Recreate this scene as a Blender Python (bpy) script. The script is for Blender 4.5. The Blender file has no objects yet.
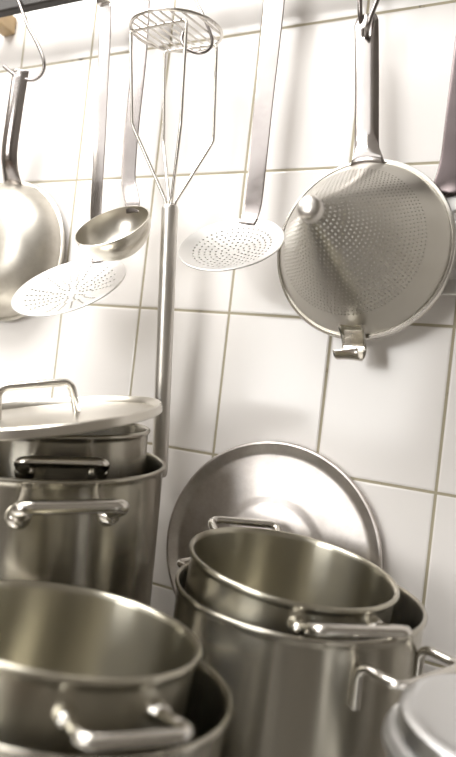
import bpy, bmesh, math, random
from mathutils import Vector, Matrix
random.seed(7)
PI = math.pi
scene = bpy.context.scene
COL = scene.collection

# ------------------------------------------------------------------ materials
def new_mat(name):
    m = bpy.data.materials.new(name); m.use_nodes = True
    nt = m.node_tree
    b = nt.nodes.get('Principled BSDF')
    return m, nt, b

def steel(name, col, rough, aniso=0.0, wear=0.06, scale=18.0, stain=0.0, stain_col=(.25, .21, .15), brushed=0.0, bump=0.0):
    """brushed / polished stainless steel, object space wear and stains"""
    m, nt, b = new_mat(name)
    N, L = nt.nodes, nt.links
    tc = N.new('ShaderNodeTexCoord')
    nz = N.new('ShaderNodeTexNoise'); nz.inputs['Scale'].default_value = scale; nz.inputs['Detail'].default_value = 6
    nz.inputs['Roughness'].default_value = .65
    L.new(tc.outputs['Object'], nz.inputs['Vector'])
    mr = N.new('ShaderNodeMapRange')
    mr.inputs['From Min'].default_value = .3; mr.inputs['From Max'].default_value = .7
    mr.inputs['To Min'].default_value = max(.03, rough - wear); mr.inputs['To Max'].default_value = rough + wear
    L.new(nz.outputs['Fac'], mr.inputs['Value'])
    L.new(mr.outputs['Result'], b.inputs['Roughness'])
    b.inputs['Metallic'].default_value = 1.0
    mix = N.new('ShaderNodeMix'); mix.data_type = 'RGBA'
    mix.inputs['A'].default_value = (*col, 1); mix.inputs['B'].default_value = (*stain_col, 1)
    n2 = N.new('ShaderNodeTexNoise'); n2.inputs['Scale'].default_value = scale * .55; n2.inputs['Detail'].default_value = 8
    n2.inputs['Roughness'].default_value = .7
    L.new(tc.outputs['Object'], n2.inputs['Vector'])
    m2 = N.new('ShaderNodeMapRange'); m2.inputs['From Min'].default_value = .42; m2.inputs['From Max'].default_value = .85
    m2.inputs['To Min'].default_value = 0; m2.inputs['To Max'].default_value = stain
    L.new(n2.outputs['Fac'], m2.inputs['Value'])
    L.new(m2.outputs['Result'], mix.inputs['Factor'])
    L.new(mix.outputs['Result'], b.inputs['Base Color'])
    if aniso:
        b.inputs['Anisotropic'].default_value = aniso
        b.inputs['Anisotropic Rotation'].default_value = .25
        tg = N.new('ShaderNodeTangent'); tg.direction_type = 'RADIAL'; tg.axis = 'Z'
        L.new(tg.outputs['Tangent'], b.inputs['Tangent'])
    if brushed:
        mp = N.new('ShaderNodeMapping'); mp.inputs['Scale'].default_value = (6, 6, 900)
        L.new(tc.outputs['Object'], mp.inputs['Vector'])
        n3 = N.new('ShaderNodeTexNoise'); n3.inputs['Scale'].default_value = 1.0; n3.inputs['Detail'].default_value = 3
        L.new(mp.outputs['Vector'], n3.inputs['Vector'])
        bp = N.new('ShaderNodeBump'); bp.inputs['Strength'].default_value = brushed; bp.inputs['Distance'].default_value = .0004
        L.new(n3.outputs['Fac'], bp.inputs['Height']); L.new(bp.outputs['Normal'], b.inputs['Normal'])
    elif bump:
        bp = N.new('ShaderNodeBump'); bp.inputs['Strength'].default_value = bump; bp.inputs['Distance'].default_value = .002
        L.new(nz.outputs['Fac'], bp.inputs['Height']); L.new(bp.outputs['Normal'], b.inputs['Normal'])
    return m

def plain(name, col, rough=.5, metal=0.0, noise=.0, scale=20, coat=0):
    m, nt, b = new_mat(name)
    N, L = nt.nodes, nt.links
    b.inputs['Roughness'].default_value = rough; b.inputs['Metallic'].default_value = metal
    tc = N.new('ShaderNodeTexCoord'); nz = N.new('ShaderNodeTexNoise')
    nz.inputs['Scale'].default_value = scale; nz.inputs['Detail'].default_value = 5
    L.new(tc.outputs['Object'], nz.inputs['Vector'])
    mix = N.new('ShaderNodeMix'); mix.data_type = 'RGBA'
    mix.inputs['A'].default_value = (*[c * (1 - noise) for c in col], 1)
    mix.inputs['B'].default_value = (*[min(1, c * (1 + noise)) for c in col], 1)
    L.new(nz.outputs['Fac'], mix.inputs['Factor']); L.new(mix.outputs['Result'], b.inputs['Base Color'])
    if coat: b.inputs['Coat Weight'].default_value = coat
    return m

def tile_mat():
    """glazed 15 x 20 cm wall tiles, tan grout, a little black mould in the joints"""
    m, nt, b = new_mat('glazed_white_tiles')
    N, L = nt.nodes, nt.links
    tc = N.new('ShaderNodeTexCoord')
    sx = N.new('ShaderNodeSeparateXYZ'); L.new(tc.outputs['Object'], sx.inputs[0])
    def M(op, a, c=None, clamp=False):
        n = N.new('ShaderNodeMath'); n.operation = op; n.use_clamp = clamp
        for i, v in enumerate((a, c)):
            if v is None: continue
            if isinstance(v, (int, float)): n.inputs[i].default_value = v
            else: L.new(v, n.inputs[i])
        return n.outputs[0]
    def joint(co, off, size):
        t = M('DIVIDE', M('SUBTRACT', co, off), size)
        fr = M('SUBTRACT', t, M('FLOOR', M('ADD', t, .5)))
        return M('MULTIPLY', M('ABSOLUTE', fr), size)          # distance to the joint in metres
    dx = joint(sx.outputs['X'], 0.0, .15)
    dz = joint(sx.outputs['Z'], 1.8356, .2)
    d = M('MINIMUM', dx, dz)
    mr = N.new('ShaderNodeMapRange'); mr.interpolation_type = 'SMOOTHSTEP'
    mr.inputs['From Min'].default_value = .0014; mr.inputs['From Max'].default_value = .0022
    L.new(d, mr.inputs['Value'])
    tile = mr.outputs['Result']
    # glaze tone varies a touch from tile to tile
    nz = N.new('ShaderNodeTexNoise'); nz.inputs['Scale'].default_value = 4.0; L.new(tc.outputs['Object'], nz.inputs['Vector'])
    g = N.new('ShaderNodeMix'); g.data_type = 'RGBA'
    g.inputs['A'].default_value = (.885, .855, .83, 1); g.inputs['B'].default_value = (.92, .89, .865, 1)
    L.new(nz.outputs['Fac'], g.inputs['Factor'])
    # grout with grime
    n2 = N.new('ShaderNodeTexNoise'); n2.inputs['Scale'].default_value = 26; n2.inputs['Detail'].default_value = 7; n2.inputs['Roughness'].default_value = .75
    L.new(tc.outputs['Object'], n2.inputs['Vector'])
    m2 = N.new('ShaderNodeMapRange'); m2.inputs['From Min'].default_value = .60; m2.inputs['From Max'].default_value = .66
    L.new(n2.outputs['Fac'], m2.inputs['Value'])
    gr = N.new('ShaderNodeMix'); gr.data_type = 'RGBA'
    gr.inputs['A'].default_value = (.42, .375, .27, 1); gr.inputs['B'].default_value = (.07, .06, .045, 1)
    L.new(m2.outputs['Result'], gr.inputs['Factor'])
    mx = N.new('ShaderNodeMix'); mx.data_type = 'RGBA'
    L.new(tile, mx.inputs['Factor']); L.new(gr.outputs['Result'], mx.inputs['A']); L.new(g.outputs['Result'], mx.inputs['B'])
    L.new(mx.outputs['Result'], b.inputs['Base Color'])
    ro = N.new('ShaderNodeMapRange'); ro.inputs['To Min'].default_value = .75; ro.inputs['To Max'].default_value = .16
    L.new(tile, ro.inputs['Value']); L.new(ro.outputs['Result'], b.inputs['Roughness'])
    mb = N.new('ShaderNodeMapRange'); mb.interpolation_type = 'SMOOTHSTEP'
    mb.inputs['From Min'].default_value = .0009; mb.inputs['From Max'].default_value = .0042
    L.new(d, mb.inputs['Value'])
    n3 = N.new('ShaderNodeTexNoise'); n3.inputs['Scale'].default_value = 14; L.new(tc.outputs['Object'], n3.inputs['Vector'])
    h = M('ADD', mb.outputs['Result'], M('MULTIPLY', n3.outputs['Fac'], .12))
    bp = N.new('ShaderNodeBump'); bp.inputs['Strength'].default_value = .55; bp.inputs['Distance'].default_value = .0012
    L.new(h, bp.inputs['Height']); L.new(bp.outputs['Normal'], b.inputs['Normal'])
    return m

MS = {
 'pot':    steel('brushed_pot_steel', (.46, .435, .375), .27, aniso=.92, wear=.0, scale=9, stain=.0, stain_col=(.30, .27, .21)),
 'potin':  steel('scoured_pot_steel', (.51, .485, .405), .28, aniso=.92, wear=.0, scale=9, stain=.0, stain_col=(.40, .36, .28)),
 'rod':    steel('polished_handle_steel', (.68, .655, .61), .17, wear=.03, scale=40),
 'satin':  steel('satin_steel', (.62, .595, .56), .36, wear=.04, scale=30, stain=.15, stain_col=(.45, .40, .37)),
 'strip':  steel('worn_flat_handle_steel', (.50, .47, .455), .17, wear=.05, scale=22, stain=.6, stain_col=(.33, .27, .28)),
 'dstrip': steel('dark_reflection_handle_steel', (.12, .10, .10), .20, wear=.05, scale=22, stain=.5, stain_col=(.10, .08, .08)),  # turner handle: reflection of the dark room put into the steel colour
 'mstrip': steel('grey_handle_steel', (.27, .25, .24), .22, wear=.05, scale=22, stain=.5, stain_col=(.20, .16, .165)),
 'wire':   steel('bright_wire_steel', (.66, .63, .59), .24, wear=.04, scale=40),
 'skim':   steel('light_skimmer_steel', (.66, .65, .635), .40, wear=.03, scale=30),
 'ladle':  steel('ladle_steel', (.68, .65, .58), .31, wear=.04, scale=20, stain=.2, stain_col=(.5, .44, .34)),
 'pan':    steel('scrubbed_pan_steel', (.66, .63, .57), .40, wear=.05, scale=13, stain=.8, stain_col=(.27, .235, .18), bump=.03),
 'cone':   steel('perforated_sieve_steel', (.52, .50, .455), .34, aniso=.4, wear=.03, scale=22, stain=.35, stain_col=(.40, .37, .31)),
 'lidw':   steel('stained_lid_steel', (.76, .72, .695), .36, wear=.06, scale=17, stain=.95, stain_col=(.36, .30, .26), bump=.03),
 'lid':    steel('satin_lid_steel', (.70, .67, .61), .30, wear=.03, scale=15, stain=.2, stain_col=(.48, .41, .31)),
 'alu':    steel('matt_aluminium', (.78, .78, .785), .34, wear=.04, scale=20, stain=.1, stain_col=(.6, .6, .6)),
 'counter': steel('worktop_steel', (.50, .49, .47), .35, wear=.06, scale=6, stain=.3),
 'dark':   plain('dark_brown_rail', (.014, .010, .007), .55, noise=.4, scale=30),
 'wood':   plain('pale_wood', (.50, .36, .20), .5, noise=.25, scale=40),
 'rubber': plain('black_rubber', (.02, .02, .02), .6),
 'floor':  plain('terracotta_floor', (.20, .15, .12), .45, noise=.2, scale=5),
 'ceil':   plain('ceiling_paint', (.78, .77, .74), .8, noise=.03),
 'paint':  plain('grey_wall_paint', (.17, .155, .135), .6, noise=.06, scale=4),
 'paint_pale': plain('pale_wall_paint', (.50, .475, .43), .6, noise=.06, scale=4),
 'door':   plain('door_paint', (.13, .11, .09), .5, noise=.1),
 'tile':   tile_mat(),
}
def emit_mat(name, col, s):
    m = bpy.data.materials.new(name); m.use_nodes = True; nt = m.node_tree; nt.nodes.clear()
    e = nt.nodes.new('ShaderNodeEmission'); e.inputs['Color'].default_value = (*col, 1); e.inputs['Strength'].default_value = s
    o = nt.nodes.new('ShaderNodeOutputMaterial'); nt.links.new(e.outputs[0], o.inputs[0]); return m

# ------------------------------------------------------------------ mesh helpers
def link(name, verts, faces, mat, parent=None, smooth=True, sharp=35, mats=None, fmat=None):
    me = bpy.data.meshes.new(name)
    me.from_pydata([tuple(v) for v in verts], [], faces)
    me.materials.append(mat)
    if mats:
        for q in mats: me.materials.append(q)
    bm = bmesh.new(); bm.from_mesh(me)
    if fmat:
        bm.faces.ensure_lookup_table()
        for i, k in enumerate(fmat): bm.faces[i].material_index = k
    bmesh.ops.recalc_face_normals(bm, faces=bm.faces)
    if smooth:
        for f in bm.faces: f.smooth = True
        for e in bm.edges:
            if len(e.link_faces) == 2 and e.calc_face_angle(0) > math.radians(sharp): e.smooth = False
    bm.to_mesh(me); bm.free()
    o = bpy.data.objects.new(name, me); COL.objects.link(o)
    if parent is not None: o.parent = parent
    return o

def thing(name, label, cat, loc=(0, 0, 0), group=None, axis=None):
    """Empty at the base of a thing; axis = its local z direction"""
    o = bpy.data.objects.new(name, None); COL.objects.link(o)
    M = Matrix.Translation(loc)
    if axis is not None: M = M @ frame(axis).to_4x4()
    o.matrix_world = M
    tag(o, label, cat, group); return o

def tag(o, label, cat, group=None):
    o['label'] = label; o['category'] = cat
    if group: o['group'] = group
    return o

def struct(o): o['kind'] = 'structure'; return o

def frame(n):
    n = Vector(n).normalized()
    x = Vector((1, 0, 0)); x = (x - n * x.dot(n)).normalized()
    y = n.cross(x)
    return Matrix((x, y, n)).transposed()

def lathe(name, prof, mat, parent=None, seg=96, sharp=50, M=None, closed=False):
    """revolve (r, z) about local z"""
    V, Fc, rows = [], [], []
    for r, z in prof:
        if r < 1e-6: rows.append([len(V)]); V.append(Vector((0, 0, z)))
        else:
            rows.append(list(range(len(V), len(V) + seg)))
            V += [Vector((r * math.cos(2 * PI * i / seg), r * math.sin(2 * PI * i / seg), z)) for i in range(seg)]
    prs = list(zip(rows, rows[1:])) + ([(rows[-1], rows[0])] if closed else [])
    for a, c in prs:
        for i in range(seg):
            j = (i + 1) % seg
            if len(a) == 1 and len(c) == 1: continue
            if len(a) == 1: Fc.append((a[0], c[j], c[i]))
            elif len(c) == 1: Fc.append((a[i], a[j], c[0]))
            else: Fc.append((a[i], a[j], c[j], c[i]))
    if M is not None: V = [M @ v for v in V]
    return link(name, V, Fc, mat, parent, sharp=sharp)

def smooth_path(pts, n=6, closed=False):
    P = [Vector(p) for p in pts]; out = []
    m = len(P)
    rng = range(m if closed else m - 1)
    for i in rng:
        if closed: p0, p1, p2, p3 = P[(i - 1) % m], P[i], P[(i + 1) % m], P[(i + 2) % m]
        else:
            p1, p2 = P[i], P[i + 1]
            p0 = P[i - 1] if i else p1 * 2 - p2
            p3 = P[i + 2] if i + 2 < m else p2 * 2 - p1
        for k in range(n):
            t = k / n
            out.append(.5 * ((2 * p1) + (-p0 + p2) * t + (2 * p0 - 5 * p1 + 4 * p2 - p3) * t * t + (-p0 + 3 * p1 - 3 * p2 + p3) * t ** 3))
    if not closed: out.append(P[-1])
    return out

def round_corners(pts, rad, n=6):
    """polyline with its corners rounded"""
    P = [Vector(p) for p in pts]; out = [P[0]]
    for i in range(1, len(P) - 1):
        a, b, c = P[i - 1], P[i], P[i + 1]
        u, v = (a - b), (c - b)
        r = min(rad, u.length * .48, v.length * .48)
        s, e = b + u.normalized() * r, b + v.normalized() * r
        for k in range(n + 1):
            t = k / n; out.append(s * (1 - t) ** 2 + b * 2 * t * (1 - t) + e * t * t)
    out.append(P[-1]); return out

def tube_geo(path, rad, seg=14, closed=False, flat=1.0, taper=None):
    P = [Vector(p) for p in path]; n = len(P)
    V, Fc = [], []
    def tan(i):
        if closed: return (P[(i + 1) % n] - P[i - 1]).normalized()
        return (P[min(i + 1, n - 1)] - P[max(i - 1, 0)]).normalized()
    t0 = tan(0); u = Vector((0, 0, 1)).cross(t0)
    if u.length < .1: u = Vector((1, 0, 0)).cross(t0)
    u.normalize()
    for i in range(n):
        t = tan(i); u = (u - t * u.dot(t)).normalized(); w = t.cross(u)
        r = rad if taper is None else rad * taper(i / (n - 1))
        V += [P[i] + u * (r * math.cos(2 * PI * k / seg)) + w * (r * flat * math.sin(2 * PI * k / seg)) for k in range(seg)]
    for i in range(n if closed else n - 1):
        a, b = i * seg, ((i + 1) % n) * seg
        for k in range(seg):
            j = (k + 1) % seg; Fc.append((a + k, a + j, b + j, b + k))
    if not closed:
        Fc.append(tuple(range(seg))[::-1]); Fc.append(tuple(range((n - 1) * seg, n * seg)))
    return V, Fc

def tube(name, path, rad, mat, parent=None, seg=14, closed=False, flat=1.0, taper=None):
    V, Fc = tube_geo(path, rad, seg, closed, flat, taper)
    return link(name, V, Fc, mat, parent, sharp=60)

def box(name, lo, hi, mat, parent=None, bevel=0.0):
    bm = bmesh.new()
    vs = [bm.verts.new((x, y, z)) for x in (lo[0], hi[0]) for y in (lo[1], hi[1]) for z in (lo[2], hi[2])]
    for f in ((0, 1, 3, 2), (4, 6, 7, 5), (0, 4, 5, 1), (2, 3, 7, 6), (0, 2, 6, 4), (1, 5, 7, 3)):
        bm.faces.new([vs[i] for i in f])
    bmesh.ops.recalc_face_normals(bm, faces=bm.faces)
    if bevel: bmesh.ops.bevel(bm, geom=list(bm.edges), offset=bevel, segments=3, affect='EDGES', profile=.5)
    me = bpy.data.meshes.new(name); bm.to_mesh(me); bm.free(); me.materials.append(mat)
    o = bpy.data.objects.new(name, me); COL.objects.link(o)
    if parent is not None: o.parent = parent
    return o

def strip(name, path, width, mat, parent=None, across=(1, 0, 0), thick=.002, bulge=0.0, nc=11, hole=None, toward=(0, -1, 0)):
    """flat or channelled metal strip along a path; width(t) and bulge(t) may vary; hole = (t0, t1, half share of width) cut out"""
    P = [Vector(p) for p in path]; n = len(P); V, Fc = [], []
    # arc-length parameter
    L = [0]
    for a, b in zip(P, P[1:]): L.append(L[-1] + (b - a).length)
    A = Vector(across); Tw = Vector(toward)
    W = width if callable(width) else (lambda t: width)
    B = bulge if callable(bulge) else (lambda t: bulge)
    for i, p in enumerate(P):
        t = L[i] / L[-1]
        tn = (P[min(i + 1, n - 1)] - P[max(i - 1, 0)]).normalized()
        a = (A - tn * A.dot(tn)).normalized(); nn = tn.cross(a).normalized()
        if nn.dot(Tw) < 0: nn = -nn
        for k in range(nc):
            s = k / (nc - 1) - .5
            V.append(p + a * (s * W(t)) + nn * (B(t) * (1 - (2 * s) ** 2)))
    for i in range(n - 1):
        tm = (L[i] + L[i + 1]) / 2 / L[-1]
        for k in range(nc - 1):
            sm = (k + .5) / (nc - 1) - .5
            if hole and hole[0] < tm < hole[1] and abs(sm) < hole[2]: continue
            Fc.append((i * nc + k, i * nc + k + 1, (i + 1) * nc + k + 1, (i + 1) * nc + k))
    o = link(name, V, Fc, mat, parent)
    so = o.modifiers.new('thickness', 'SOLIDIFY'); so.thickness = thick; so.offset = 0
    bv = o.modifiers.new('edge', 'BEVEL'); bv.width = thick * .3; bv.segments = 2; bv.limit_method = 'ANGLE'; bv.angle_limit = math.radians(50)
    return o

def dense(path, n):
    """resample a polyline to n points by arc length"""
    P = [Vector(p) for p in path]; L = [0]
    for a, b in zip(P, P[1:]): L.append(L[-1] + (b - a).length)
    out = []; k = 0
    for i in range(n):
        s = L[-1] * i / (n - 1)
        while k < len(P) - 2 and L[k + 1] < s: k += 1
        f = (s - L[k]) / max(1e-9, L[k + 1] - L[k]); out.append(P[k].lerp(P[k + 1], f))
    return out

def perforated(name, prof, rings, hole_r, mat, parent=None, thick=.0022, count=None, stagger=True, skip=None):
    """surface of revolution z = prof(r) with real round holes.  rings = [(r0, r1, holed)], from the middle out"""
    V, Fc = [], []
    def pt(r, th): return Vector((r * math.cos(th), r * math.sin(th), prof(r)))
    for ri, (r0, r1, holed) in enumerate(rings):
        rm = (r0 + r1) / 2
        n = count(rm) if holed else 64
        idx = {}
        def vid(r, th, key):
            if key not in idx: idx[key] = len(V); V.append(pt(r, th))
            return idx[key]
        off = (ri % 2) * .5 if stagger else 0
        sub = 4 if n < 24 else 2
        for c in range(n):
            t0 = 2 * PI * (c + off) / n; dt = 2 * PI / n
            if not holed or (skip and skip(ri, c, n)):
                for q in range(sub):
                    a0, a1 = t0 + dt * q / sub, t0 + dt * (q + 1) / sub
                    k0, k1 = (c * sub + q) % (n * sub), (c * sub + q + 1) % (n * sub)
                    if r0 < 1e-6: Fc.append((vid(0, 0, 'c'), vid(r1, a0, ('o', k0)), vid(r1, a1, ('o', k1))))
                    else: Fc.append((vid(r0, a0, ('i', k0)), vid(r1, a0, ('o', k0)), vid(r1, a1, ('o', k1)), vid(r0, a1, ('i', k1))))
                continue
            ring_o = []
            for q in range(sub): ring_o.append(vid(r0, t0 + dt * q / sub, ('i', (c * sub + q) % (n * sub))))
            ring_o.append(vid(r0, t0 + dt, ('i', ((c + 1) * sub) % (n * sub))))
            ring_o.append(vid(rm, t0 + dt, ('m', (c + 1) % n)))
            for q in range(sub, 0, -1): ring_o.append(vid(r1, t0 + dt * q / sub, ('o', (c * sub + q) % (n * sub))))
            ring_o.append(vid(r1, t0, ('o', (c * sub) % (n * sub))))
            ring_o.append(vid(rm, t0, ('m', c % n)))
            m = len(ring_o); hr = min(hole_r, (r1 - r0) * .42, rm * dt * .42)
            tm = t0 + dt / 2; inner = []
            for v in ring_o:
                w = V[v]; r = math.hypot(w.x, w.y); th = math.atan2(w.y, w.x)
                dth = (th - tm + PI) % (2 * PI) - PI
                ang = math.atan2(r - rm, dth * rm)
                inner.append(len(V)); V.append(pt(rm + hr * math.sin(ang), tm + hr * math.cos(ang) / rm))
            for q in range(m):
                q2 = (q + 1) % m
                Fc.append((ring_o[q], ring_o[q2], inner[q2], inner[q]))
    o = link(name, V, Fc, mat, parent, sharp=60)
    so = o.modifiers.new('thickness', 'SOLIDIFY'); so.thickness = thick; so.offset = 0
    es = o.modifiers.new('hole_edges', 'EDGE_SPLIT'); es.split_angle = math.radians(40)
    return o

# ------------------------------------------------------------------ camera (a 29 mm lens, slightly rolled)
R = Vector((0.89716307, 0.42701235, 0.11295518)); U = Vector((-0.09999549, -0.05273573, 0.99358937)); F = Vector((-0.43023171, 0.9027067, 0.00461324))
cd = bpy.data.cameras.new('camera'); cam = bpy.data.objects.new('camera', cd); COL.objects.link(cam)
cam.matrix_world = Matrix(((R.x, U.x, -F.x, 0.8298), (R.y, U.y, -F.y, -0.7768), (R.z, U.z, -F.z, 1.34), (0, 0, 0, 1)))
cd.sensor_fit = 'VERTICAL'; cd.sensor_height = 36; cd.sensor_width = 24; cd.lens = 615 / 757 * 36
cd.clip_start = .01
cd.dof.use_dof = True; cd.dof.focus_distance = .78; cd.dof.aperture_fstop = 3.2
scene.camera = cam

# ------------------------------------------------------------------ the room
CT = .985                                   # worktop height
FZ = .085
XL, XR, YB, ZC = -2.3, 1.32, -3.2, 2.75
struct(box('wall_back', (XL, 0, FZ), (XR, .1, ZC), MS['tile']))
struct(box('wall_left', (XL - .1, YB, FZ), (XL, .1, ZC), MS['paint']))
struct(box('wall_right', (XR, YB, FZ), (XR + .1, .1, ZC), MS['paint']))
struct(box('wall_front', (XL, YB - .1, FZ), (XR, YB, ZC), MS['paint_pale']))
struct(box('floor', (XL, YB, FZ - .1), (XR, 0, FZ), MS['floor']))
struct(box('ceiling', (XL, YB, ZC), (XR, 0, ZC + .1), MS['ceil']))
d1 = struct(box('added_door_1', (.80, YB + .001, FZ), (1.27, YB + .04, 2.1), MS['door'], bevel=.004))  # unseen door added as a dark area for the steel to reflect
wt = thing('worktop', 'stainless steel worktop under the pots along the tiled wall', 'worktop', (.2, -.35, FZ))
def put(o, parent):                          # world-space mesh under an Empty
    o.parent = parent; o.matrix_parent_inverse = parent.matrix_world.inverted(); return o
put(box('top', (-1.6, -.70, CT - .04), (1.30, -.003, CT), MS['counter'], bevel=.004), wt)
put(box('shelf', (-1.55, -.66, .35), (1.28, -.02, .38), MS['counter'], bevel=.003), wt)
for x in (-1.5, 1.25):
    for y in (-.62, -.06): put(tube('leg', [(x, y, FZ), (x, y, CT - .04)], .02, MS['satin']), wt)

# lamps of the kitchen: two ceiling panels and a panel hung over the worktop
def lamp(name, label, x0, x1, y0, y1, z, power, col):
    t = thing(name, label, 'lamp', ((x0 + x1) / 2, (y0 + y1) / 2, z))
    w = .012
    V, Fc = [], []
    put(box('housing', (x0 - w, y0 - w, z + .02), (x1 + w, y1 + w, z + .06), MS['ceil'], bevel=.003), t)
    put(box('diffuser', (x0, y0, z), (x1, y1, z + .019), emit_mat(name + '_glow', col, power / ((x1 - x0) * (y1 - y0)) / PI / 4.0)), t)
    ld = bpy.data.lights.new(name + '_light', 'AREA'); ld.shape = 'RECTANGLE'; ld.size = x1 - x0; ld.size_y = y1 - y0
    ld.energy = power; ld.color = col
    lo = bpy.data.objects.new(name + '_light', ld); COL.objects.link(lo); lo.location = ((x0 + x1) / 2, (y0 + y1) / 2, z - .004)
    lo.parent = t; lo.matrix_parent_inverse = t.matrix_world.inverted()
    return t
lamp('hanging_light', 'long lamp panel hung low over the worktop', -.70, .45, -.95, -.40, 2.42, 23, (1, .98, .95))
for x_ in (-.55, .30):
    put(tube('suspension_rod', [(x_, -.67, 2.47), (x_, -.67, ZC)], .005, MS['satin']), bpy.data.objects['hanging_light'])
lamp('ceiling_light', 'wide ceiling light over the kitchen aisle', -1.7, .9, -2.95, -1.35, ZC - .065, 19, (1, .975, .94))
lamp('ceiling_light', 'narrow ceiling light near the left wall', -2.1, -1.7, -2.2, -.9, ZC - .065, 12, (1, .95, .87))
# unseen window added behind the viewer: frontal fill and streaks in the steel
f = struct(box('added_window_1', (-.92, YB + .001, 1.0), (.32, YB + .05, 2.35), MS['ceil'], bevel=.004))
for x0, x1 in ((-.86, -.33), (-.27, .26)):
    p_ = box('pane', (x0, YB + .048, 1.06), (x1, YB + .056, 2.29), emit_mat('window_fill_glow', (1, .985, .96), 5.0)); put(p_, f)
ld = bpy.data.lights.new('window_fill_light', 'AREA'); ld.shape = 'RECTANGLE'; ld.size = 1.1; ld.size_y = 1.2; ld.energy = 18; ld.color = (1, .98, .95)
lo = bpy.data.objects.new('window_fill_light', ld); COL.objects.link(lo); lo.location = (-.3, YB + .07, 1.7); lo.rotation_euler = (PI / 2, 0, 0)

w = bpy.data.worlds.new('world'); scene.world = w; w.use_nodes = True
w.node_tree.nodes['Background'].inputs[0].default_value = (1, .97, .94, 1); w.node_tree.nodes['Background'].inputs[1].default_value = .3

# ------------------------------------------------------------------ pots
def side_handle(root, az, zat, r, sep, reach, lift, rad, mat=None, style='bar', bend=.42):
    """a bar handle: two mounts on the wall at height zat, a bar standing out by reach"""
    mat = mat or MS['rod']
    c, s = math.cos(az), math.sin(az)
    out, tg = Vector((c, s, 0)), Vector((-s, c, 0))
    h = sep / 2; da = math.asin(min(.95, h / r)); ox = r * math.cos(da)
    def q(a, o, z): return out * o + tg * a + Vector((0, 0, z))
    if style == 'bar':
        path = round_corners([q(-h, ox + .0022, zat), q(-h * 1.02, ox + reach * .30, zat + lift * .2), q(-h * 1.18, r + reach, zat + lift),
                              q(h * 1.18, r + reach, zat + lift), q(h * 1.02, ox + reach * .30, zat + lift * .2), q(h, ox + .0022, zat)], reach * bend, 8)
        hd = tube('handle', path, rad, mat, root, seg=16)
        for sgn in (-1, 1):
            a0 = az + sgn * da
            rd = Vector((math.cos(a0), math.sin(a0), 0))
            base = rd * (r - .0005) + Vector((0, 0, zat))
            M = Matrix.Translation(base) @ frame(rd).to_4x4()
            lathe('mount', [(0, 0), (rad * 1.8, 0), (rad * 1.8, .002), (rad * 1.55, .005), (rad * 1.25, .010), (rad * .9, .013), (0, .014)], mat, hd, seg=24, M=M)
    else:                                                     # bent wire: legs welded down the wall
        path = round_corners([q(-h, ox + rad * .8, zat - .036), q(-h, ox + rad * .8, zat), q(-h * 1.0, r + reach, zat + lift),
                              q(h * 1.0, r + reach, zat + lift), q(h, ox + rad * .8, zat), q(h, ox + rad * .8, zat - .036)], .012, 7)
        hd = tube('handle', path, rad, mat, root, seg=14)
    return hd

def pot(label, rim, n, r, floor_z, handles, lip=.0032, wall=.0018, mat='pot', group=None, name='stockpot'):
    """open pot standing on floor_z, its rim circle centred at rim with axis n"""
    n = Vector(n).normalized(); rim = Vector(rim)
    tilt = math.acos(max(-1, min(1, n.z)))
    h = (rim.z - floor_z - (r - .012) * math.sin(tilt)) / math.cos(tilt)
    base = rim - n * h
    t = thing(name, label, 'pot', base, group, axis=n)
    ro = r - lip * .9                                         # outside of the wall below the rolled lip
    pr = [(0, 0), (ro - .014, 0), (ro - .009, .0012), (ro - .004, .005), (ro - .001, .010), (ro, .016)]
    pr += [(ro, .016 + (h - .026) * k / 8) for k in range(1, 9)]
    pr += [(ro + .0002, h - .0075), (r - .0012, h - .0058), (r - .0002, h - .0042), (r, h - .0025), (r - .0006, h - .0008), (r - .002, h), (r - .0036, h - .0006),
           (ro - wall, h - .0030), (ro - wall - .0003, h - .007)]
    pr += [(ro - wall, .016 + (h - .026) * k / 8) for k in range(7, -1, -1)]
    pr += [(ro - wall - .002, .010), (ro - wall - .007, .005), (ro - wall - .016, .0035), (0, .0035)]
    lathe('body', pr, MS[mat], t, seg=128, sharp=70)
    for k in handles:
        k = dict(k); k['zat'] = h + k.pop('dz'); k['r'] = ro
        side_handle(t, **k)
    return t, h, base

def az_local(deg): return math.radians(deg)
def bars(az, dz, sep, reach, lift, rad, bend=.42):
    return [dict(az=az_local(az), dz=dz, sep=sep, reach=reach, lift=lift, rad=rad, bend=bend), dict(az=az_local(az + 180), dz=dz, sep=sep, reach=reach, lift=lift, rad=rad, bend=bend)]

# right group
pot('large stockpot with a bent wire handle in front of the leaning lid', (.6461, -.1697, 1.1397), (.0, .0, 1), .126, CT + .0005,
    [dict(az=az_local(-27), dz=-.019, sep=.085, reach=.037, lift=.000, rad=.0041, style='wire'),
     dict(az=az_local(153), dz=-.019, sep=.085, reach=.037, lift=.000, rad=.0041, style='wire')], lip=.003)
pot('smaller shiny pot standing inside the large stockpot with the wire handle', (.6385, -.1736, 1.1652), (.086, -.010, .996), .107, CT + .0045,
    bars(-44, -.020, .078, .034, .016, .0047), lip=.004, mat='potin', name='saucepot')
# front left group
pot('stockpot at the front left, nearly hidden around the pot it holds', (.5585, -.409, 1.1185), (.03, .12, 1), .118, CT + .0005,
    bars(-80, -.035, .08, .032, .0, .005), lip=.004, name='stockpot')
pot('wide-mouthed pot nearest the viewer at the front left, its bar handle facing forward', (.5496, -.4105, 1.1529), (.048, .142, .989), .1, CT + .0045,
    bars(-31, -.022, .060, .036, .004, .0040), lip=.004, mat='potin', name='saucepot')
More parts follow.
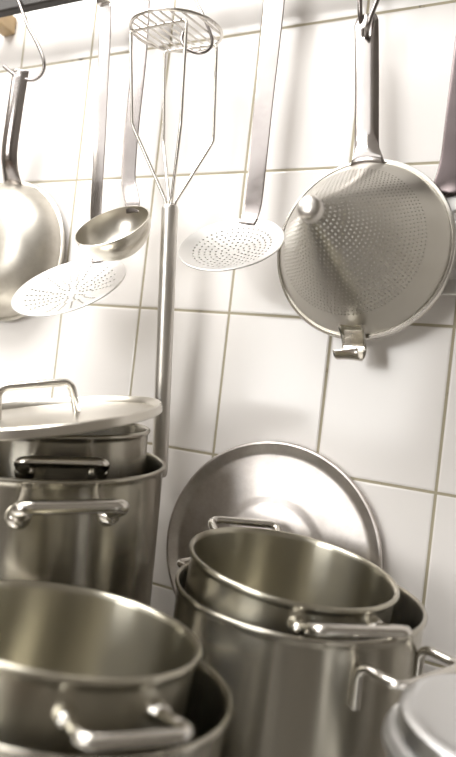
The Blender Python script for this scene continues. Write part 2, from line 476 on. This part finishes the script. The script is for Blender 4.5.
# back left group
pot('tall wide stockpot against the tiles at the left, holding a lidded pot', (.3409, -.2198, 1.2321), (0, -.037, 1), .141, CT + .0005,
    bars(-38, -.036, .086, .030, .018, .0068, .62), lip=.0028)
pot('lidded pot sitting inside the tall stockpot at the left', (.3387, -.1895, 1.2666), (-.0289, -.0444, 1), .1041, CT + .0045,
    bars(-49, -.041, .074, .028, .017, .0060, .62), lip=.003, name='saucepot')

# ------------------------------------------------------------------ lids
t = thing('pot_lid', 'flat round lid with an upright loop handle lying tilted on the lidded pot', 'lid', (.3710, -.2590, 1.2872), axis=(-.117, -.155, 1))
rl = .1245
lathe('lid_disc', [(0, -.0052), (rl - .020, -.0058), (rl - .010, -.0082), (rl - .005, -.0075), (rl - .0026, -.0010), (rl - .0012, 0), (rl, -.0012), (rl, -.0095), (rl - .0012, -.0105),
                   (rl - .0030, -.0104), (rl - .005, -.0100), (rl - .010, -.0100), (rl - .020, -.0078), (0, -.0072)], MS['lid'], t, seg=128, sharp=40)
def loop_handle(parent, half, height, ang, z0, rad, mat):
    a = Vector((math.cos(ang), math.sin(ang), 0)); z = Vector((0, 0, 1))
    c0 = a * -.009
    p = round_corners([c0 + a * -half + z * z0, c0 + a * (-half * .92) + z * (z0 + height), c0 + a * (half * .92) + z * (z0 + height), c0 + a * half + z * z0], .011, 8)
    return tube('handle', p, rad, mat, parent, seg=14)
loop_handle(t, .041, .034, math.radians(48), -.0055, .0042, MS['rod'])

t = thing('pot_lid', 'large stained lid leaning upright against the wall tiles', 'lid', (.5582, -.0262, 1.1275), axis=(.1, -1, .1))
rl = .1425
lathe('lid_disc', [(0, .0035), (.058, .0035), (.064, .0030), (.068, .0012), (.074, .0005), (rl - .019, .0005), (rl - .0155, .0012), (rl - .013, .0022), (rl - .0035, .0078), (rl - .0012, .0078), (rl, .006), (rl, -.006), (rl - .001, -.0072),
                   (rl - .0022, -.006), (rl - .0032, .0055), (rl - .012, .0004), (rl - .0145, -.0008), (.074, -.0010), (.066, .0), (.058, .0020), (0, .0020)], MS['lidw'], t, seg=128, sharp=30)

# ------------------------------------------------------------------ aluminium container at the lower right
cc = Vector((.848, -.312, 1.1345)); rc = .0745
t = thing('round_container', 'grey aluminium container at the lower right edge, closed with a stepped lid', 'container', (cc.x, cc.y, CT + .0005))
hb = cc.z - .022 - CT
lathe('body', [(0, 0), (rc - .004, 0), (rc, .004), (rc + .003, hb * .5), (rc + .004, hb - .011), (rc + .0075, hb - .009), (rc + .0092, hb - .006), (rc + .0085, hb - .002), (rc + .0065, hb), (rc + .003, hb - .002), (rc + .0015, hb * .5), (rc - .002, .006), (0, .003)],
      MS['alu'], t, seg=96, sharp=45)
t = thing('container_lid', 'pale grey stepped lid closing the aluminium container', 'lid', (cc.x, cc.y, cc.z - .0215))
lathe('lid_disc', [(0, .0215), (rc - .012, .0215), (rc - .004, .0205), (rc - .0008, .018), (rc, .014), (rc + .001, .003), (rc + .0058, .0018), (rc + .0062, .0004), (rc - .001, .0003), (rc - .0022, .013), (rc - .006, .0185), (0, .0195)],
      MS['alu'], t, seg=96, sharp=40)

# ------------------------------------------------------------------ the rail the tools hang from
RY, RZ = -.062, 1.907
t = thing('hanging_rail', 'dark brown rail crossing the top left corner, tools hang from it', 'rail', (.3, 0, RZ))
put(box('bar', (-.55, RY - .008, RZ - .016), (1.20, RY + .008, RZ + .016), MS['dark'], bevel=.003), t)
for x in (-.034, 1.0):
    put(box('bracket', (x - .016, RY - .012, RZ - .010), (x + .012, -.0005, RZ + .020), MS['wood'], bevel=.003), t)

def hook(label, pts, rad=.0028):
    o = tube('s_hook', smooth_path(pts, 7), rad, MS['mstrip'], None, seg=12)
    return tag(o, label, 'hook')
RT = RZ + .018
def over(x): return [(x, RY + .011, RZ + .002), (x, RY + .007, RT + .002), (x, RY - .004, RT + .004), (x, RY - .010, RZ + .010)]
hook('steel hook at the upper left holding the frying pan', over(.045) + [(.0513, -.074, 1.905), (.0589, -.074, 1.8954), (.0769, -.070, 1.8603), (.1000, -.064, 1.826), (.1114, -.060, 1.8000), (.1055, -.058, 1.7837), (.0901, -.060, 1.7761), (.0703, -.066, 1.7795), (.0562, -.072, 1.7866), (.0462, -.078, 1.7943)])
hook('steel hook holding the wire masher by its grid', over(.366) + [(.3729, -.073, 1.88), (.3779, -.072, 1.8552), (.3991, -.074, 1.8197), (.4237, -.088, 1.7789), (.4248, -.096, 1.7611), (.4122, -.100, 1.756), (.3936, -.100, 1.7648), (.384, -.098, 1.7778), (.3835, -.096, 1.789)], .0022)
hook('double steel hook at the top right holding the conical sieve', over(.606) + [(.6085, -.073, 1.8600), (.6104, -.070, 1.8044), (.6135, -.056, 1.7800), (.6195, -.056, 1.7690), (.6230, -.072, 1.7690), (.6278, -.081, 1.7778), (.6344, -.080, 1.8034), (.637, -.076, 1.826), (.635, -.075, 1.838)], .0030)

# ------------------------------------------------------------------ frying pan at the left, seen from behind
pc = Vector((.0346, -.012, 1.5159)); pr_ = .118
t = thing('frying_pan', 'round-bottomed steel frying pan hanging at the left edge, its worn underside facing out', 'pan', pc, axis=(0, -1, 0))
lathe('bowl', [(0, .0645), (.030, .0642), (.052, .0628), (.068, .0590), (.082, .0520), (.094, .0420), (.103, .0310), (.1085, .020), (.111, .010), (.1125, .004), (.1165, .003), (.118, .0015), (.1175, 0), (.1155, -.0008),
               (.1105, .0005), (.1085, .010), (.106, .020), (.1005, .030), (.0915, .0405), (.080, .050), (.066, .057), (.051, .0608), (.030, .0622), (0, .0625)], MS['pan'], t, seg=128, sharp=40)
hp = smooth_path([(.0460, -.026, 1.615), (.0475, -.038, 1.630), (.0530, -.053, 1.662), (.0600, -.059, 1.715), (.0670, -.062, 1.791)], 8)
put(strip('handle', dense(hp, 40), lambda s: .040 - .006 * min(1, s * 5), MS['strip'], None, thick=.0022, bulge=lambda s: .004 + .006 * min(1, s * 4), nc=15, hole=(.945, .985, .2)), t)

# ------------------------------------------------------------------ skimmers
def skimmer(label, c, n, r, hpath, style, w0):
    t = thing('skimmer', label, 'skimmer', c, 'perforated skimmers', axis=n)
    dish = lambda q: -.013 * (1 - (q / r) ** 2)              # shallow dish, hollow towards the viewer
    if style == 'spokes':
        rg = [(0, .008, False)]; k = .008; step = .0058
        while k + step < r * .86: rg.append((k, k + step, True)); k += step
        rg.append((k, r, False))
        o = perforated('dish', dish, rg, .0018, MS['skim'], t, count=lambda q: 24 if q > .03 else (12 if q > .015 else 6), stagger=False,
                       skip=lambda ri, c_, n_: (c_ % 6 == 5) if n_ == 24 else False)
    else:
        rg = [(0, .0045, False)]; k = .0045; step = .0068
        while k + step < r * .84: rg.append((k, k + step, True)); k += step
        rg.append((k, r, False))
        o = perforated('dish', dish, rg, .0015, MS['skim'], t, count=lambda q: max(6, int(round(2 * PI * q / .0072))))
    tube('rim', [Vector((r * math.cos(a), r * math.sin(a), 0)) for a in [2 * PI * i / 96 for i in range(96)]], .0011, MS['skim'], t, seg=8, closed=True)
    put(strip('handle', dense(smooth_path(hpath, 8), 60), w0, MS['strip'], None, thick=.0028, bulge=.0004, nc=9), t)
    return t
def hang_top(x, y): return [(x, y, RZ - .03), (x, RY - .0095, RZ + .012), (x, RY - .004, RT + .004), (x, RY + .006, RT + .002), (x, RY + .0105, RZ - .004)]
skimmer('perforated skimmer hanging below the ladle, its holes set in rays', (.26, -.117, 1.446), (-.017, -.643, .766), .08,
        [(.2600, -.0635, 1.490), (.2570, -.0575, 1.503), (.2490, -.055, 1.530), (.2411, -.055, 1.5659), (.2350, -.055, 1.65), (.2284, -.055, 1.7335), (.2191, -.058, 1.8647)] + hang_top(.2175, -.066), 'spokes', lambda s: .0195 + .002 * s)
skimmer('bright perforated skimmer hanging between the masher and the conical sieve', (.4935, -.106, 1.508), (.038, -.671, .741), .065,
        [(.4912, -.0650, 1.5440), (.4930, -.0590, 1.556), (.4953, -.058, 1.5764), (.4945, -.058, 1.64), (.4934, -.058, 1.7067), (.4931, -.058, 1.78), (.4929, -.060, 1.8473)] + hang_top(.4928, -.068), 'rings', lambda s: .0235 + .008 * s)

# ------------------------------------------------------------------ ladle
n = Vector((-.042, -.708, .705)); rb = .052
t = thing('ladle', 'deep steel ladle hanging between the two skimmers, bowl tipped forward', 'ladle', (.322, -.119, 1.528), axis=n)
pts = [(0, -.045)] + [(rb * math.sin(a), -.045 * math.cos(a)) for a in [PI / 2 * i / 14 for i in range(1, 14)]] + [(rb, -.001), (rb + .0006, 0), (rb - .0012, .0004)]
pts += [(p[0] - .0016 if p[0] > .002 else 0, p[1] + .0012) for p in reversed(pts[:-3])]
lathe('bowl', pts, MS['ladle'], t, seg=96, sharp=60)
lp = smooth_path([(.3250, -.0795, 1.5560), (.3235, -.0800, 1.5660), (.3165, -.0765, 1.5800), (.3060, -.072, 1.6030), (.3005, -.069, 1.640), (.2965, -.066, 1.690), (.2923, -.062, 1.7817), (.2857, -.062, 1.8700)] + hang_top(.2840, -.068), 8)
put(strip('handle', dense(lp, 70), lambda s: .022 + .005 * s, MS['mstrip'], None, thick=.003, bulge=.0005, nc=9), t)

# ------------------------------------------------------------------ wire masher hanging upside down
gc = Vector((.373, -.096, 1.7916)); rg_ = .060
t = thing('wire_masher', 'long-handled masher hanging head up, round wire grid above a tubular handle', 'masher', (.392, -.055, 1.19))
gn = Vector((0, -.116, 1)).normalized(); FM = frame(gn)
ringp = [gc + FM @ Vector((rg_ * math.cos(a), rg_ * math.sin(a), 0)) for a in [2 * PI * i / 72 for i in range(72)]]
put(tube('ring', ringp, .0022, MS['wire'], None, seg=10, closed=True), t)
wd = Vector((.077, .997, 0)).normalized(); wp = Vector((wd.y, -wd.x, 0))
for k in range(-4, 5):
    off = k * .0128; hl = math.sqrt(max(0, (rg_ - .0008) ** 2 - off ** 2))
    a = gc + FM @ (wp * off - wd * hl); b = gc + FM @ (wp * off + wd * hl)
    put(tube('cross_wire', [a, a.lerp(b, .5), b], .0014, MS['wire'], None, seg=8), t)
ht = Vector((.3868, -.085, 1.5630))
for a, b, la, lb, o in (((.3164, -.1192), (.4033, -.1215), (.3315, -.1131, 1.664), (.4080, -.1151, 1.659), -1), ((.3349, -.0627), (.4156, -.0606), (.3460, -.0564, 1.661), (.4236, -.0542, 1.659), 1)):
    za = gc.z - .0035
    dx = .012 * o
    p = round_corners([ht + Vector((-.005, .004 * o, -.02)), ht + Vector((-.004, .004 * o, .004)), la, (a[0], a[1], za), (b[0], b[1], za), lb, ht + Vector((.004, .004 * o, .004)), ht + Vector((.005, .004 * o, -.02))], .006, 6)
    put(tube('frame_wire', p, .0023, MS['wire'], None, seg=10), t)
ax = (Vector((.3955, -.048, 1.200)) - ht)
hl = ax.length
M = Matrix.Translation(ht) @ frame(-ax).to_4x4()
put(lathe('handle', [(0, -hl), (.009, -hl), (.0105, -hl + .003), (.0112, -hl + .008), (.0112, -.006), (.0106, -.002), (.0096, 0), (.0066, -.0006), (.0062, -.004), (0, -.006)], MS['satin'], None, seg=40, M=M), t)

# ------------------------------------------------------------------ conical sieve
sc_ = Vector((.642, -.058, 1.513)); rs = .104; hh = .186
t = thing('conical_sieve', 'large conical sieve hanging by a hook at the right, its tip pointing out', 'sieve', sc_, axis=(-.05, -1, -.015))
prof = lambda q: .0005 + hh * (1 - q / rs) ** 1.0 + .002 * math.sin(PI * q / rs)
rg = []; k = .0115; step = .0030
while k + step < rs * .82: rg.append((k, k + step, True)); k += step
rg += [(k, (k + rs) / 2, False), ((k + rs) / 2, rs - .002, False)]
perforated('cone', prof, rg, .00075, MS['cone'], t, count=lambda q: max(10, int(round(2 * PI * q / .0042))), thick=.0009)
zt = prof(.0115)
lathe('tip', [(.0128, zt - .004), (.0126, zt), (.0122, zt + .007), (.0112, zt + .010), (.0088, zt + .0122), (.004, zt + .0132), (0, zt + .0134)], MS['satin'], t, seg=40, sharp=60)
lathe('rim', [(rs - .0028, -.004), (rs - .0028, .0018), (rs - .002, .0036), (rs, .0046), (rs + .0026, .0042), (rs + .0036, .0020), (rs + .0036, -.0045), (rs + .001, -.006), (rs - .002, -.006)], MS['rod'], t, seg=128, sharp=30, closed=True)
sp = dense(smooth_path([(.6405, -.0655, 1.6095), (.6395, -.0685, 1.6180), (.6375, -.066, 1.6300), (.6340, -.0605, 1.650), (.6274, -.058, 1.706), (.6200, -.058, 1.770), (.6165, -.058, 1.7965)], 8), 70)
put(strip('handle', sp, lambda s: .0285 + .014 * max(0, 1 - s * 9) - .006 * max(0, (s - .96) / .04), MS['strip'], None, thick=.0022, bulge=lambda s: .0005 + .0042 * min(1, s * 6), nc=13, hole=(.86, .915, .2)), t)
hk = dense(smooth_path([(.6420, -.080, 1.4285), (.6445, -.077, 1.4190), (.6475, -.0700, 1.4080), (.6490, -.066, 1.3960), (.6495, -.071, 1.3860), (.6480, -.078, 1.3815), (.6455, -.085, 1.3850), (.6440, -.0875, 1.3920)], 8), 40)
put(strip('rest_hook', hk, lambda s: .029 * (1 if s > .12 else .65 + .35 * s / .12), MS['rod'], None, thick=.0022, nc=9), t)

# ------------------------------------------------------------------ turner at the right edge
t = thing('slotted_turner', 'steel turner hanging at the right edge behind the conical sieve', 'turner', (.76, -.02, 1.47))
tp = dense(smooth_path([(.7395, -.0300, 1.5860), (.7385, -.031, 1.6000), (.7375, -.031, 1.650), (.7390, -.034, 1.75), (.7415, -.042, 1.85), (.7420, -.060, 1.883)] + hang_top(.7425, -.070)[1:], 8), 60)
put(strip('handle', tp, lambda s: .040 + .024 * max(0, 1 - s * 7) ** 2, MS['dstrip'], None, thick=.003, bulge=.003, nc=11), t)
V, Fc = [], []
nx, nz = 24, 30
x0, x1, z0, z1 = .7250, .8050, 1.4690, 1.5960
slots = [(.7415, .0035, 1.5620, .0045), (.7450, .0035, 1.4960, .0045), (.7770, .0035, 1.5650, .0045), (.7770, .0035, 1.4990, .0045)]
for j in range(nz + 1):
    for i in range(nx + 1): V.append((x0 + (x1 - x0) * i / nx, -.024, z0 + (z1 - z0) * j / nz))
for j in range(nz):
    for i in range(nx):
        xm, zm = x0 + (x1 - x0) * (i + .5) / nx, z0 + (z1 - z0) * (j + .5) / nz
        if any(abs(xm - a) < b and abs(zm - c) < d for a, b, c, d in slots): continue
        q = j * (nx + 1) + i; Fc.append((q, q + 1, q + nx + 2, q + nx + 1))
o = link('blade', V, Fc, MS['skim'], None); so = o.modifiers.new('thickness', 'SOLIDIFY'); so.thickness = .002; so.offset = 0
put(o, t)

# ------------------------------------------------------------------ picture settings
vs = scene.view_settings
vs.view_transform = 'Standard'; vs.look = 'None'; vs.gamma = 1; vs.exposure = 0.1; vs.use_curve_mapping = False
scene.cycles.max_bounces = 10; scene.cycles.glossy_bounces = 8
scene.cycles.sample_clamp_indirect = 4.0
